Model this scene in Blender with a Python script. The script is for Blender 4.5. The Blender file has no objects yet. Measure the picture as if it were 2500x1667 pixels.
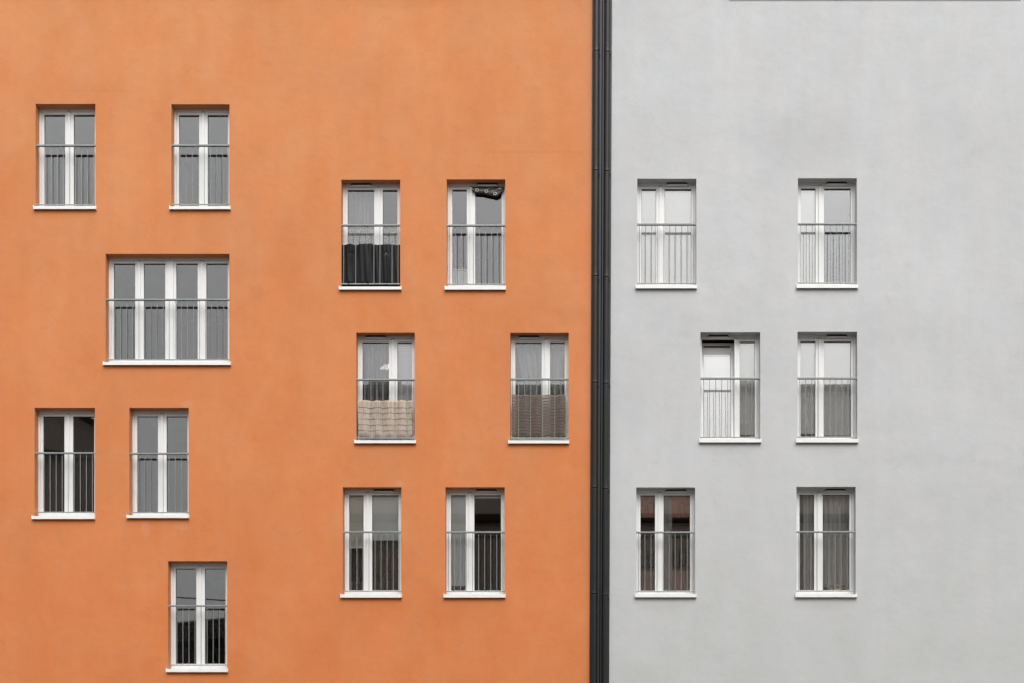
import bpy, bmesh, math, random
from mathutils import Vector, Matrix
R = math.radians
random.seed(7)
scene = bpy.context.scene
C = scene.collection

# ------------------------------------------------------------------ measures of the place
S = 125.0            # photograph pixels per metre on the facade plane (y = 0)
CX, CY = 1480.0, 2080.0
D = 23.5             # camera to facade
ZC = 1.6             # eye height

def wx(px, d=0.0): return (px - CX) / S * (D + d) / D
def wz(py, d=0.0): return ZC + (CY - py) / S * (D + d) / D

# ------------------------------------------------------------------ camera
cam = bpy.data.cameras.new("camera")
cam.sensor_width = 36.0
cam.lens = 36.0 * D / 20.0
cam.shift_x = (1250 - CX) / 2500
cam.shift_y = (CY - 833.5) / 2500
cam.clip_end = 2000
co = bpy.data.objects.new("camera", cam)
co.location = (0, -D, ZC)
co.rotation_euler = (R(90), 0, 0)
C.objects.link(co)
scene.camera = co

# ------------------------------------------------------------------ sky, sun, exposure (overcast)
SUN_EL, SUN_AZ = R(58), R(162)      # azimuth clockwise from +y: behind the camera, to its right
world = bpy.data.worlds.new("World")
scene.world = world
world.use_nodes = True
wn = world.node_tree; wn.nodes.clear()
wo = wn.nodes.new("ShaderNodeOutputWorld")
bg = wn.nodes.new("ShaderNodeBackground"); bg.inputs[1].default_value = 0.15
sky = wn.nodes.new("ShaderNodeTexSky"); sky.sky_type = 'NISHITA'
sky.sun_disc = False; sky.sun_elevation = SUN_EL; sky.sun_rotation = SUN_AZ
sky.dust_density = 6.0; sky.air_density = 1.0; sky.ozone_density = 1.0; sky.altitude = 100
hs = wn.nodes.new("ShaderNodeHueSaturation"); hs.inputs['Saturation'].default_value = 0.06
wn.links.new(sky.outputs[0], hs.inputs['Color'])
wn.links.new(hs.outputs[0], bg.inputs[0])
wn.links.new(bg.outputs[0], wo.inputs[0])

sd = bpy.data.lights.new("sun", 'SUN'); sd.energy = 0.6; sd.angle = R(40); sd.color = (1.0, 0.975, 0.94)
so = bpy.data.objects.new("sun", sd); C.objects.link(so)
sdir = Vector((math.sin(SUN_AZ) * math.cos(SUN_EL), math.cos(SUN_AZ) * math.cos(SUN_EL), math.sin(SUN_EL)))
so.rotation_euler = sdir.to_track_quat('Z', 'Y').to_euler()
so.location = (10, -40, 40)

scene.view_settings.view_transform = 'Standard'
scene.view_settings.look = 'None'
scene.view_settings.gamma = 1.0
scene.view_settings.use_curve_mapping = False
scene.view_settings.exposure = 0.66
scene.cycles.max_bounces = 10
scene.cycles.transparent_max_bounces = 24
scene.cycles.sample_clamp_indirect = 6.0

# ------------------------------------------------------------------ materials
def newmat(name):
    m = bpy.data.materials.new(name); m.use_nodes = True
    nt = m.node_tree
    return m, nt, nt.nodes['Principled BSDF']

def noise(nt, scale, detail=4, rough=0.55, vec=None, dist=0.0):
    n = nt.nodes.new("ShaderNodeTexNoise")
    n.inputs['Scale'].default_value = scale; n.inputs['Detail'].default_value = detail
    n.inputs['Roughness'].default_value = rough; n.inputs['Distortion'].default_value = dist
    if vec is not None: nt.links.new(vec, n.inputs['Vector'])
    return n

def mapped(nt, scale=(1, 1, 1), loc=(0, 0, 0)):
    g = nt.nodes.new("ShaderNodeTexCoord")
    m = nt.nodes.new("ShaderNodeMapping"); m.inputs['Scale'].default_value = scale; m.inputs['Location'].default_value = loc
    nt.links.new(g.outputs['Object'], m.inputs['Vector'])
    return m.outputs[0]

def ramp(nt, src, stops):
    r = nt.nodes.new("ShaderNodeValToRGB")
    e = r.color_ramp.elements
    while len(e) > 2: e.remove(e[-1])
    e[0].position, e[0].color = stops[0][0], (*stops[0][1], 1)
    e[1].position, e[1].color = stops[1][0], (*stops[1][1], 1)
    for p, c in stops[2:]:
        k = e.new(p); k.color = (*c, 1)
    nt.links.new(src, r.inputs[0])
    return r

def mixc(nt, a, b, fac, mode='MIX'):
    m = nt.nodes.new("ShaderNodeMix"); m.data_type = 'RGBA'; m.blend_type = mode
    for sock, v in ((m.inputs[6], a), (m.inputs[7], b), (m.inputs[0], fac)):
        if isinstance(v, bpy.types.NodeSocket): nt.links.new(v, sock)
        elif isinstance(v, (int, float)): sock.default_value = v
        else: sock.default_value = (*v, 1)
    return m.outputs[2]

def bump(nt, height, strength, dist, bsdf, normal=None):
    b = nt.nodes.new("ShaderNodeBump"); b.inputs['Strength'].default_value = strength; b.inputs['Distance'].default_value = dist
    nt.links.new(height, b.inputs['Height'])
    if normal is not None: nt.links.new(normal, b.inputs['Normal'])
    nt.links.new(b.outputs[0], bsdf.inputs['Normal'])
    return b.outputs[0]

def simple(name, col, rough=0.6, metal=0.0, var=0.08, scale=6.0, spec=0.5):
    m, nt, b = newmat(name)
    v = mapped(nt)
    n = noise(nt, scale, 4, 0.6, v)
    lo = tuple(max(0, c * (1 - var)) for c in col); hi = tuple(min(1, c * (1 + var)) for c in col)
    r = ramp(nt, n.outputs['Fac'], [(0.3, lo), (0.7, hi)])
    nt.links.new(r.outputs[0], b.inputs['Base Color'])
    b.inputs['Roughness'].default_value = rough; b.inputs['Metallic'].default_value = metal
    b.inputs['Specular IOR Level'].default_value = spec
    return m

def stucco(name, col, hue_a, hue_b, seed, algae_shade=False, top_tint=None, tone_marks=()):
    """painted render: broad patches, trowel marks, small flecks, a grain of bumps"""
    m, nt, b = newmat(name)
    big = noise(nt, 0.55, 6, 0.6, mapped(nt, (1, 1, 0.75), (seed, 0, 0)), 0.4)
    mid = noise(nt, 3.2, 6, 0.65, mapped(nt, (0.9, 1, 1.0), (seed * 2, 0, 3)), 0.6)
    hue = noise(nt, 1.3, 5, 0.6, mapped(nt, (1, 1, 0.55), (seed * 3, 0, 9)), 0.3)
    c1 = ramp(nt, hue.outputs['Fac'], [(0.35, tuple(c * k for c, k in zip(col, hue_a))), (0.65, tuple(c * k for c, k in zip(col, hue_b)))])
    g1 = ramp(nt, big.outputs['Fac'], [(0.3, (0.935,) * 3), (0.7, (1.045,) * 3)])
    g2 = ramp(nt, mid.outputs['Fac'], [(0.3, (0.965,) * 3), (0.52, (1.0,) * 3), (0.75, (1.025,) * 3)])
    c = mixc(nt, c1.outputs[0], g1.outputs[0], 1.0, 'MULTIPLY')
    c = mixc(nt, c, g2.outputs[0], 1.0, 'MULTIPLY')
    # worn darker scuffs, small and scattered
    sc = noise(nt, 2.4, 10, 0.72, mapped(nt, (0.85, 1, 1.0), (seed * 5, 0, 1)), 1.2)
    s = ramp(nt, sc.outputs['Fac'], [(0.58, (1, 1, 1)), (0.72, (0.91, 0.91, 0.91))])
    c = mixc(nt, c, s.outputs[0], 1.0, 'MULTIPLY')
    # faint rain streaks running down
    st = noise(nt, 4.0, 3, 0.5, mapped(nt, (1.0, 1, 0.06), (seed * 7, 0, 0)))
    sr = ramp(nt, st.outputs['Fac'], [(0.35, (0.985,) * 3), (0.65, (1.01,) * 3)])
    c = mixc(nt, c, sr.outputs[0], 1.0, 'MULTIPLY')
    shared = {False: noise(nt, 1.5, 5, 0.68, mapped(nt, (1, 1, 1), (7, 0, 3)), 0.6), True: noise(nt, 3.2, 5, 0.7, mapped(nt, (1, 1, 1), (2, 0, 8)), 0.6)}
    for (px, py, rx, rz, k_, sc_) in tone_marks:
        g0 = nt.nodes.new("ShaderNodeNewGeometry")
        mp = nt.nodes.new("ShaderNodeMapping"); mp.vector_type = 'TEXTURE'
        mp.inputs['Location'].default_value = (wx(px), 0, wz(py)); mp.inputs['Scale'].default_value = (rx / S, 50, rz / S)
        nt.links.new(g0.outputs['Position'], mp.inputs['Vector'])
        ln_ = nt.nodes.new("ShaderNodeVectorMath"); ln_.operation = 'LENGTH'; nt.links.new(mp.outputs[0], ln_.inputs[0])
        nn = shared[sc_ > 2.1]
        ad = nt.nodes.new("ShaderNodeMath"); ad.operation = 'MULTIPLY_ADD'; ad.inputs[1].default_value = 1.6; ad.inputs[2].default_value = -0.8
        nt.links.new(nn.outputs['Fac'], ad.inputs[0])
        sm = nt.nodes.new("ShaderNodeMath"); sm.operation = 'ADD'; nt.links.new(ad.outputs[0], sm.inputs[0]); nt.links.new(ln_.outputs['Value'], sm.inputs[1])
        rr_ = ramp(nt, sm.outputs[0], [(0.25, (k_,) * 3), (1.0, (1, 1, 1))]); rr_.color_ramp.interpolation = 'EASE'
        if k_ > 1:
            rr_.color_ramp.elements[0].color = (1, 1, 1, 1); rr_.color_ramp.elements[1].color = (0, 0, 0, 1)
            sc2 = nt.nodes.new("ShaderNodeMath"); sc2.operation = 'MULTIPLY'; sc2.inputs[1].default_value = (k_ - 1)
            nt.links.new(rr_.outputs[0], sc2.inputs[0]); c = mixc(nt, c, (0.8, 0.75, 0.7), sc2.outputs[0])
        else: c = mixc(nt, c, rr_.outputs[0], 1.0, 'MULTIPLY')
    gr = noise(nt, 28, 6, 0.75, mapped(nt, (0.8, 1, 1)))
    g3 = ramp(nt, gr.outputs['Fac'], [(0.3, (0.97,) * 3), (0.5, (1, 1, 1)), (0.72, (1.025,) * 3)])
    c = mixc(nt, c, g3.outputs[0], 1.0, 'MULTIPLY')
    if algae_shade:  # green growth low down, deepened to paint in the dimmer light there
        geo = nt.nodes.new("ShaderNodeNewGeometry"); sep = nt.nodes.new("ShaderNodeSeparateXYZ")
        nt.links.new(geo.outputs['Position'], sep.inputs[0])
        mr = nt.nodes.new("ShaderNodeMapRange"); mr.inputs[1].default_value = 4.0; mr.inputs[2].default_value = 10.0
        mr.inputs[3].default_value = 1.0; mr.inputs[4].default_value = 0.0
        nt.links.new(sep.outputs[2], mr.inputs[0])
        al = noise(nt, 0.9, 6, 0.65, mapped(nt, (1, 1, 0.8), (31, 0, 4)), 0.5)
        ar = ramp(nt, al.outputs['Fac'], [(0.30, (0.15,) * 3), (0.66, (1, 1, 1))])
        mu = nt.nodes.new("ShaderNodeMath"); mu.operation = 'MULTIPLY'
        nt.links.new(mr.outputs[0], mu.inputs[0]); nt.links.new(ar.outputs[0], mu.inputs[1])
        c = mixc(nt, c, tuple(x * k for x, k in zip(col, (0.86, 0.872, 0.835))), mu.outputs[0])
    if top_tint:  # tint turns paler with height, broken up by noise
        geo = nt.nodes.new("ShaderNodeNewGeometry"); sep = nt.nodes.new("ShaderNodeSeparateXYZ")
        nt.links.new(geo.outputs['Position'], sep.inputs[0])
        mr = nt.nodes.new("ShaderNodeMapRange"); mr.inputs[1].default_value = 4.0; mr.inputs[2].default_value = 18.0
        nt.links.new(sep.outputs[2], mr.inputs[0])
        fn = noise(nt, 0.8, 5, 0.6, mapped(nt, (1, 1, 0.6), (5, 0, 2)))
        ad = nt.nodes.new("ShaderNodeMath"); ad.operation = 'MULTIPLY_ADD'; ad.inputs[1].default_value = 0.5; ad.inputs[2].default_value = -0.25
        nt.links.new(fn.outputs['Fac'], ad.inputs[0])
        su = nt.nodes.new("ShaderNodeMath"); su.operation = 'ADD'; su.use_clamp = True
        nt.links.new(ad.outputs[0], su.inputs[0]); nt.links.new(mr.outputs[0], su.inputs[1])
        tint = mixc(nt, (1, 1, 1), top_tint, su.outputs[0])
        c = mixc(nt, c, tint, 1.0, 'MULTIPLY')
    nt.links.new(c, b.inputs['Base Color'])
    b.inputs['Roughness'].default_value = 0.93; b.inputs['Specular IOR Level'].default_value = 0.2
    f1 = noise(nt, 90, 3, 0.6, mapped(nt))
    n1 = bump(nt, f1.outputs['Fac'], 0.35, 0.004, b)
    f2 = noise(nt, 4.0, 5, 0.6, mapped(nt, (0.8, 1, 1)))
    bump(nt, f2.outputs['Fac'], 0.35, 0.02, b, n1)
    return m

def glassmat(name, fac, wav=0.05):
    m, nt, b = newmat(name); nt.nodes.remove(b)
    out = nt.nodes['Material Output']
    tr = nt.nodes.new("ShaderNodeBsdfTransparent"); tr.inputs[0].default_value = (0.975, 0.98, 0.978, 1)
    gl = nt.nodes.new("ShaderNodeBsdfGlossy"); gl.inputs['Roughness'].default_value = 0.012
    gl.inputs[0].default_value = (1, 1, 1, 1)
    n = noise(nt, 0.9, 2, 0.4, mapped(nt))
    bp = nt.nodes.new("ShaderNodeBump"); bp.inputs['Strength'].default_value = wav; bp.inputs['Distance'].default_value = 0.004
    nt.links.new(n.outputs['Fac'], bp.inputs['Height']); nt.links.new(bp.outputs[0], gl.inputs['Normal'])
    lw = nt.nodes.new("ShaderNodeFresnel"); lw.inputs[0].default_value = 1.45
    ma = nt.nodes.new("ShaderNodeMath"); ma.operation = 'MULTIPLY_ADD'; ma.inputs[1].default_value = 1.2; ma.inputs[2].default_value = fac - 0.045
    ma.use_clamp = True
    nt.links.new(lw.outputs[0], ma.inputs[0])
    mx = nt.nodes.new("ShaderNodeMixShader")
    nt.links.new(ma.outputs[0], mx.inputs[0]); nt.links.new(tr.outputs[0], mx.inputs[1]); nt.links.new(gl.outputs[0], mx.inputs[2])
    nt.links.new(mx.outputs[0], out.inputs[0])
    return m

def sheer(name, col, alpha, scale=1.0, lace=False, stripes=None, ribs=False):
    """thin cloth that lets part of the light straight through"""
    m, nt, b = newmat(name); nt.nodes.remove(b)
    out = nt.nodes['Material Output']
    df = nt.nodes.new("ShaderNodeBsdfDiffuse"); tl = nt.nodes.new("ShaderNodeBsdfTranslucent")
    tr = nt.nodes.new("ShaderNodeBsdfTransparent")
    nz = noise(nt, 5 * scale, 4, 0.6, mapped(nt, (3, 1, 0.5)))
    cr = ramp(nt, nz.outputs['Fac'], [(0.3, tuple(c * 0.8 for c in col)), (0.7, col)])
    nt.links.new(cr.outputs[0], df.inputs[0]); nt.links.new(cr.outputs[0], tl.inputs[0])
    a = nt.nodes.new("ShaderNodeMixShader"); a.inputs[0].default_value = 0.25
    nt.links.new(df.outputs[0], a.inputs[1]); nt.links.new(tl.outputs[0], a.inputs[2])
    mx = nt.nodes.new("ShaderNodeMixShader"); mx.inputs[0].default_value = alpha
    if lace:
        ln = noise(nt, 22, 5, 0.8, mapped(nt), 1.5)
        lr = ramp(nt, ln.outputs['Fac'], [(0.42, (alpha * 0.55,) * 3), (0.55, (min(1, alpha * 1.35),) * 3)])
        nt.links.new(lr.outputs[0], mx.inputs[0])
    if ribs:
        ln = noise(nt, 1.0, 3, 0.6, mapped(nt, (45, 1, 2.5)), 0.0)
        lr = ramp(nt, ln.outputs['Fac'], [(0.38, (alpha * 0.45,) * 3), (0.62, (1, 1, 1))])
        nt.links.new(lr.outputs[0], mx.inputs[0])
    if stripes:
        w = nt.nodes.new("ShaderNodeTexWave"); w.wave_type = 'BANDS'; w.bands_direction = 'Z'
        w.inputs['Scale'].default_value = stripes; w.inputs['Distortion'].default_value = 1.0; w.inputs['Detail'].default_value = 2
        nt.links.new(mapped(nt), w.inputs['Vector'])
        pn = noise(nt, 7, 4, 0.7, mapped(nt, (1.6, 1, 0.7)))
        pm = nt.nodes.new("ShaderNodeMath"); pm.operation = 'MULTIPLY_ADD'; pm.inputs[1].default_value = 0.7; pm.inputs[2].default_value = -0.3
        nt.links.new(pn.outputs['Fac'], pm.inputs[0])
        pa = nt.nodes.new("ShaderNodeMath"); pa.operation = 'ADD'; pa.use_clamp = True
        nt.links.new(pm.outputs[0], pa.inputs[0]); nt.links.new(w.outputs['Fac'], pa.inputs[1])
        lr = ramp(nt, pa.outputs[0], [(0.15, (alpha * 0.75,) * 3), (1.0, (min(1, alpha * 1.5),) * 3)])
        nt.links.new(lr.outputs[0], mx.inputs[0])
    nt.links.new(tr.outputs[0], mx.inputs[1]); nt.links.new(a.outputs[0], mx.inputs[2])
    nt.links.new(mx.outputs[0], out.inputs[0])
    return m

def blindmat(name, col, trans=0.3, lines=None, patch=None):
    m, nt, b = newmat(name); nt.nodes.remove(b)
    out = nt.nodes['Material Output']
    df = nt.nodes.new("ShaderNodeBsdfDiffuse"); tl = nt.nodes.new("ShaderNodeBsdfTranslucent")
    n = noise(nt, 1.6, 4, 0.5, mapped(nt, (1, 1, 0.7)))
    cr = ramp(nt, n.outputs['Fac'], [(0.3, tuple(c * 0.95 for c in col)), (0.7, col)])
    src = cr.outputs[0]
    if lines:
        w = nt.nodes.new("ShaderNodeTexWave"); w.wave_type = 'BANDS'; w.bands_direction = 'Z'
        w.inputs['Scale'].default_value = lines; w.inputs['Distortion'].default_value = 0.3
        nt.links.new(mapped(nt), w.inputs['Vector'])
        lr = ramp(nt, w.outputs['Fac'], [(0.1, (0.86,) * 3), (0.45, (1, 1, 1))])
        src = mixc(nt, src, lr.outputs[0], 1.0, 'MULTIPLY')
    nt.links.new(src, df.inputs[0]); nt.links.new(src, tl.inputs[0])
    a = nt.nodes.new("ShaderNodeMixShader"); a.inputs[0].default_value = trans
    nt.links.new(df.outputs[0], a.inputs[1]); nt.links.new(tl.outputs[0], a.inputs[2])
    nt.links.new(a.outputs[0], out.inputs[0])
    return m

M = {}
# darker and paler marks on the plaster: (column, row, half width, half height, strength, grain) in photograph pixels on the facade
TONE_O = [(990, 4, 175, 26, .945, .6), (1290, 372, 190, 5, .93, 2.5), (700, 620, 60, 140, .965, 1.5), (742, 1020, 70, 110, .965, 1.5), (250, 222, 150, 6, .96, 2.5),  # the first is a broad darker arc along the top edge
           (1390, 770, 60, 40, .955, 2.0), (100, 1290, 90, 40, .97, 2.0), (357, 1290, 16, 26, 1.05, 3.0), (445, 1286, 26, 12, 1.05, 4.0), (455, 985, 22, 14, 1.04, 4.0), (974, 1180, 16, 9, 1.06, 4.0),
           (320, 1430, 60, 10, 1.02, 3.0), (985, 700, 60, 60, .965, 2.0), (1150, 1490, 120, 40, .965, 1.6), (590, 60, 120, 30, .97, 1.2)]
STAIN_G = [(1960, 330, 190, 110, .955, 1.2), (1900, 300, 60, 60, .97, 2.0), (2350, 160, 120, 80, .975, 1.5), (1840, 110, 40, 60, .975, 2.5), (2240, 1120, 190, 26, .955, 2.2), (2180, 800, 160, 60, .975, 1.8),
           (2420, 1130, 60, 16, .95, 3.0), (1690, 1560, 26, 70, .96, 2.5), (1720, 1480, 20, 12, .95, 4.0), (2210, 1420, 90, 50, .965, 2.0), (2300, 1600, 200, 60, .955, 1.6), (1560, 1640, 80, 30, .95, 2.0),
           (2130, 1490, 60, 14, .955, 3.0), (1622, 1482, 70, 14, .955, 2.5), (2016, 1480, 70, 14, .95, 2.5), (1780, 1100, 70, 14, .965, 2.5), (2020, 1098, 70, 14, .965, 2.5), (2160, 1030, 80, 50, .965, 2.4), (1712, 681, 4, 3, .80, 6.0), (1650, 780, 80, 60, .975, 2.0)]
M['orange'] = stucco('orange_render', (0.60, 0.198, 0.071), (1.0, 0.94, 0.87), (1.0, 1.06, 1.13), 3.0, top_tint=(1.0, 1.21, 1.42), tone_marks=TONE_O)
M['grey'] = stucco('grey_render', (0.517, 0.521, 0.524), (0.99, 1.0, 1.01), (1.01, 1.0, 0.99), 11.0, True, tone_marks=STAIN_G)
M['white'] = simple('white_plastic_frame', (0.74, 0.74, 0.73), 0.32, var=0.03, scale=3)
M['sill'] = simple('white_coated_sill', (0.77, 0.765, 0.745), 0.35, var=0.05, scale=9)
M['galv'] = simple('galvanised_steel', (0.255, 0.27, 0.265), 0.5, 0.2, 0.15, 25)
M['gasket'] = simple('black_gasket', (0.012, 0.012, 0.012), 0.6)
M['slot'] = simple('black_vent_slot', (0.01, 0.009, 0.008), 0.8)
M['glass'] = glassmat('window_glass', 0.080)
M['glass_coated'] = glassmat('coated_window_glass', 0.130)
M['room'] = simple('room_walls', (0.24, 0.23, 0.21), 0.9, var=0.15, scale=0.8)
M['room_pale'] = simple('pale_room_walls', (0.30, 0.30, 0.29), 0.9, var=0.1, scale=0.8)
M['room_brown'] = simple('brown_room_walls', (0.26, 0.14, 0.10), 0.9, var=0.1, scale=0.8)
M['pipe'] = simple('anthracite_pipe', (0.012, 0.012, 0.012), 0.42, 0.0, 0.2, 2.5, 0.32)
M['flash'] = simple('dark_flashing', (0.017, 0.017, 0.017), 0.5, 0.1, 0.2, 1.5)
M['coping'] = simple('dark_coping_metal', (0.08, 0.08, 0.08), 0.5, 0.3)
M['concrete'] = simple('plain_concrete', (0.30, 0.29, 0.28), 0.9, var=0.1, scale=2)
M['blind_white'] = blindmat('white_roller_cloth', (0.93, 0.93, 0.92), 0.02)
M['blind_cool'] = blindmat('pale_grey_roller_cloth', (0.84, 0.85, 0.83), 0.08)
M['blind_lined'] = blindmat('pleated_grey_cloth', (0.88, 0.88, 0.88), 0.08, lines=7.0)
M['blind_beige'] = blindmat('beige_roller_cloth', (0.74, 0.73, 0.64), 0.1)
M['blind_brown'] = blindmat('reddish_brown_cloth', (0.66, 0.34, 0.25), 0.2)
M['sheer_white'] = sheer('white_voile', (0.80, 0.80, 0.80), 0.55)
M['sheer_thin'] = sheer('thin_voile', (0.80, 0.80, 0.80), 0.38)
M['lace'] = sheer('white_lace', (0.85, 0.85, 0.85), 0.55, lace=True)
M['net_olive'] = sheer('olive_net', (0.18, 0.17, 0.14), 0.75, ribs=True)
M['net_grey'] = sheer('grey_net', (0.92, 0.92, 0.90), 0.9)
M['brown_net'] = sheer('brown_windbreak_net', (0.23, 0.18, 0.15), 0.56, stripes=5.2)
M['black_cloth'] = simple('black_tarpaulin', (0.007, 0.007, 0.0075), 0.45, var=0.4, scale=5, spec=0.16)
M['dark_cloth'] = simple('charcoal_satin', (0.045, 0.042, 0.038), 0.38, var=0.4, scale=12)
M['chrome'] = simple('pale_metal_ring', (0.62, 0.60, 0.56), 0.35, 0.5)
M['wood_brown'] = simple('dark_brown_wood', (0.36, 0.19, 0.14), 0.5, var=0.2, scale=4)

# reed: vertical canes, each its own shade
m, nt, b = newmat('reed_canes'); M['reed'] = m
v = mapped(nt, (75, 1, 0.9)); n = noise(nt, 1.0, 3, 0.7, v)
r_ = ramp(nt, n.outputs['Fac'], [(0.28, (0.20, 0.15, 0.11)), (0.45, (0.42, 0.34, 0.27)), (0.72, (0.55, 0.47, 0.40))])
n2 = noise(nt, 3, 5, 0.7, mapped(nt, (3.5, 1, 0.6)))
r2_ = ramp(nt, n2.outputs['Fac'], [(0.3, (0.68,) * 3), (0.7, (1.12,) * 3)])
nt.links.new(mixc(nt, r_.outputs[0], r2_.outputs[0], 1.0, 'MULTIPLY'), b.inputs['Base Color'])
b.inputs['Roughness'].default_value = 0.8
bump(nt, n.outputs['Fac'], 0.8, 0.006, b)

def emis(name, col, st):
    m, nt, b = newmat(name)
    b.inputs['Base Color'].default_value = (*col, 1); b.inputs['Emission Color'].default_value = (*col, 1)
    b.inputs['Emission Strength'].default_value = st
    return m

# ------------------------------------------------------------------ mesh helpers
class MB:
    def __init__(s): s.v = []; s.f = []
    def quad(s, a, b, c, d):
        k = len(s.v); s.v += [a, b, c, d]; s.f.append((k, k + 1, k + 2, k + 3))
    def box(s, x0, x1, y0, y1, z0, z1):
        k = len(s.v)
        s.v += [(x, y, z) for x in (x0, x1) for y in (y0, y1) for z in (z0, z1)]
        for f in ((0, 1, 3, 2), (4, 6, 7, 5), (0, 4, 5, 1), (2, 3, 7, 6), (0, 2, 6, 4), (1, 5, 7, 3)):
            s.f.append(tuple(k + i for i in f))
    def tube(s, a, b, r, n=10, r2=None):
        a = Vector(a); b = Vector(b); r2 = r if r2 is None else r2
        q = (b - a).to_track_quat('Z', 'Y'); k = len(s.v)
        for c, rr in ((a, r), (b, r2)):
            for i in range(n):
                t = 2 * math.pi * i / n
                s.v.append(tuple(c + q @ Vector((math.cos(t) * rr, math.sin(t) * rr, 0))))
        for i in range(n):
            j = (i + 1) % n; s.f.append((k + i, k + j, k + n + j, k + n + i))
        s.f.append(tuple(k + i for i in reversed(range(n)))); s.f.append(tuple(k + n + i for i in range(n)))
    def lathe(s, base, prof, n=24, axis=None):
        """prof: (radius, height) along z from base; axis(h) gives an xy shift"""
        k = len(s.v); bx, by, bz = base
        for r, h in prof:
            sx = axis(bz + h) if axis else 0.0
            for i in range(n):
                t = 2 * math.pi * i / n
                s.v.append((bx + sx + math.cos(t) * r, by + math.sin(t) * r, bz + h))
        for q in range(len(prof) - 1):
            for i in range(n):
                j = (i + 1) % n
                s.f.append((k + q * n + i, k + q * n + j, k + (q + 1) * n + j, k + (q + 1) * n + i))
        s.f.append(tuple(k + i for i in reversed(range(n))))
        s.f.append(tuple(k + (len(prof) - 1) * n + i for i in range(n)))
    def grid(s, fn, nu, nv):
        k = len(s.v)
        for j in range(nv + 1):
            for i in range(nu + 1): s.v.append(tuple(fn(i / nu, j / nv)))
        for j in range(nv):
            for i in range(nu):
                a = k + j * (nu + 1) + i; s.f.append((a, a + 1, a + nu + 2, a + nu + 1))
    def prism(s, pts, y0, y1):
        """closed outline in xz pushed from y0 to y1"""
        k = len(s.v); n = len(pts)
        for y in (y0, y1):
            for p in pts: s.v.append((p[0], y, p[1]))
        for i in range(n):
            j = (i + 1) % n; s.f.append((k + i, k + j, k + n + j, k + n + i))
        s.f.append(tuple(k + i for i in reversed(range(n)))); s.f.append(tuple(k + n + i for i in range(n)))
    def build(s, name, mat, parent=None, bevel=0.0, smooth=False, solid=0.0, rot=None):
        me = bpy.data.meshes.new(name)
        vs = s.v
        if rot:
            piv, ang = rot; mt = Matrix.Rotation(ang, 3, 'X'); vs = [tuple(Vector(piv) + mt @ (Vector(p) - Vector(piv))) for p in vs]
        me.from_pydata(vs, [], s.f); me.update()
        bm = bmesh.new(); bm.from_mesh(me)
        if not solid and not getattr(s, 'open', False): bmesh.ops.recalc_face_normals(bm, faces=bm.faces)
        if bevel: bmesh.ops.bevel(bm, geom=bm.edges[:], offset=bevel, segments=2, profile=0.6, affect='EDGES', clamp_overlap=True)
        bm.to_mesh(me); bm.free()
        me.materials.append(mat)
        if smooth:
            for p in me.polygons: p.use_smooth = True
        o = bpy.data.objects.new(name, me); C.objects.link(o)
        if parent is not None: o.parent = parent
        if solid:
            md = o.modifiers.new('thickness', 'SOLIDIFY'); md.thickness = solid; md.offset = 0
        return o

def tag(o, label=None, cat=None, group=None, kind=None):
    for k, v in (('label', label), ('category', cat), ('group', group), ('kind', kind)):
        if v: o[k] = v
    return o

def empty(name):
    o = bpy.data.objects.new(name, None); C.objects.link(o); return o

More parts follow.
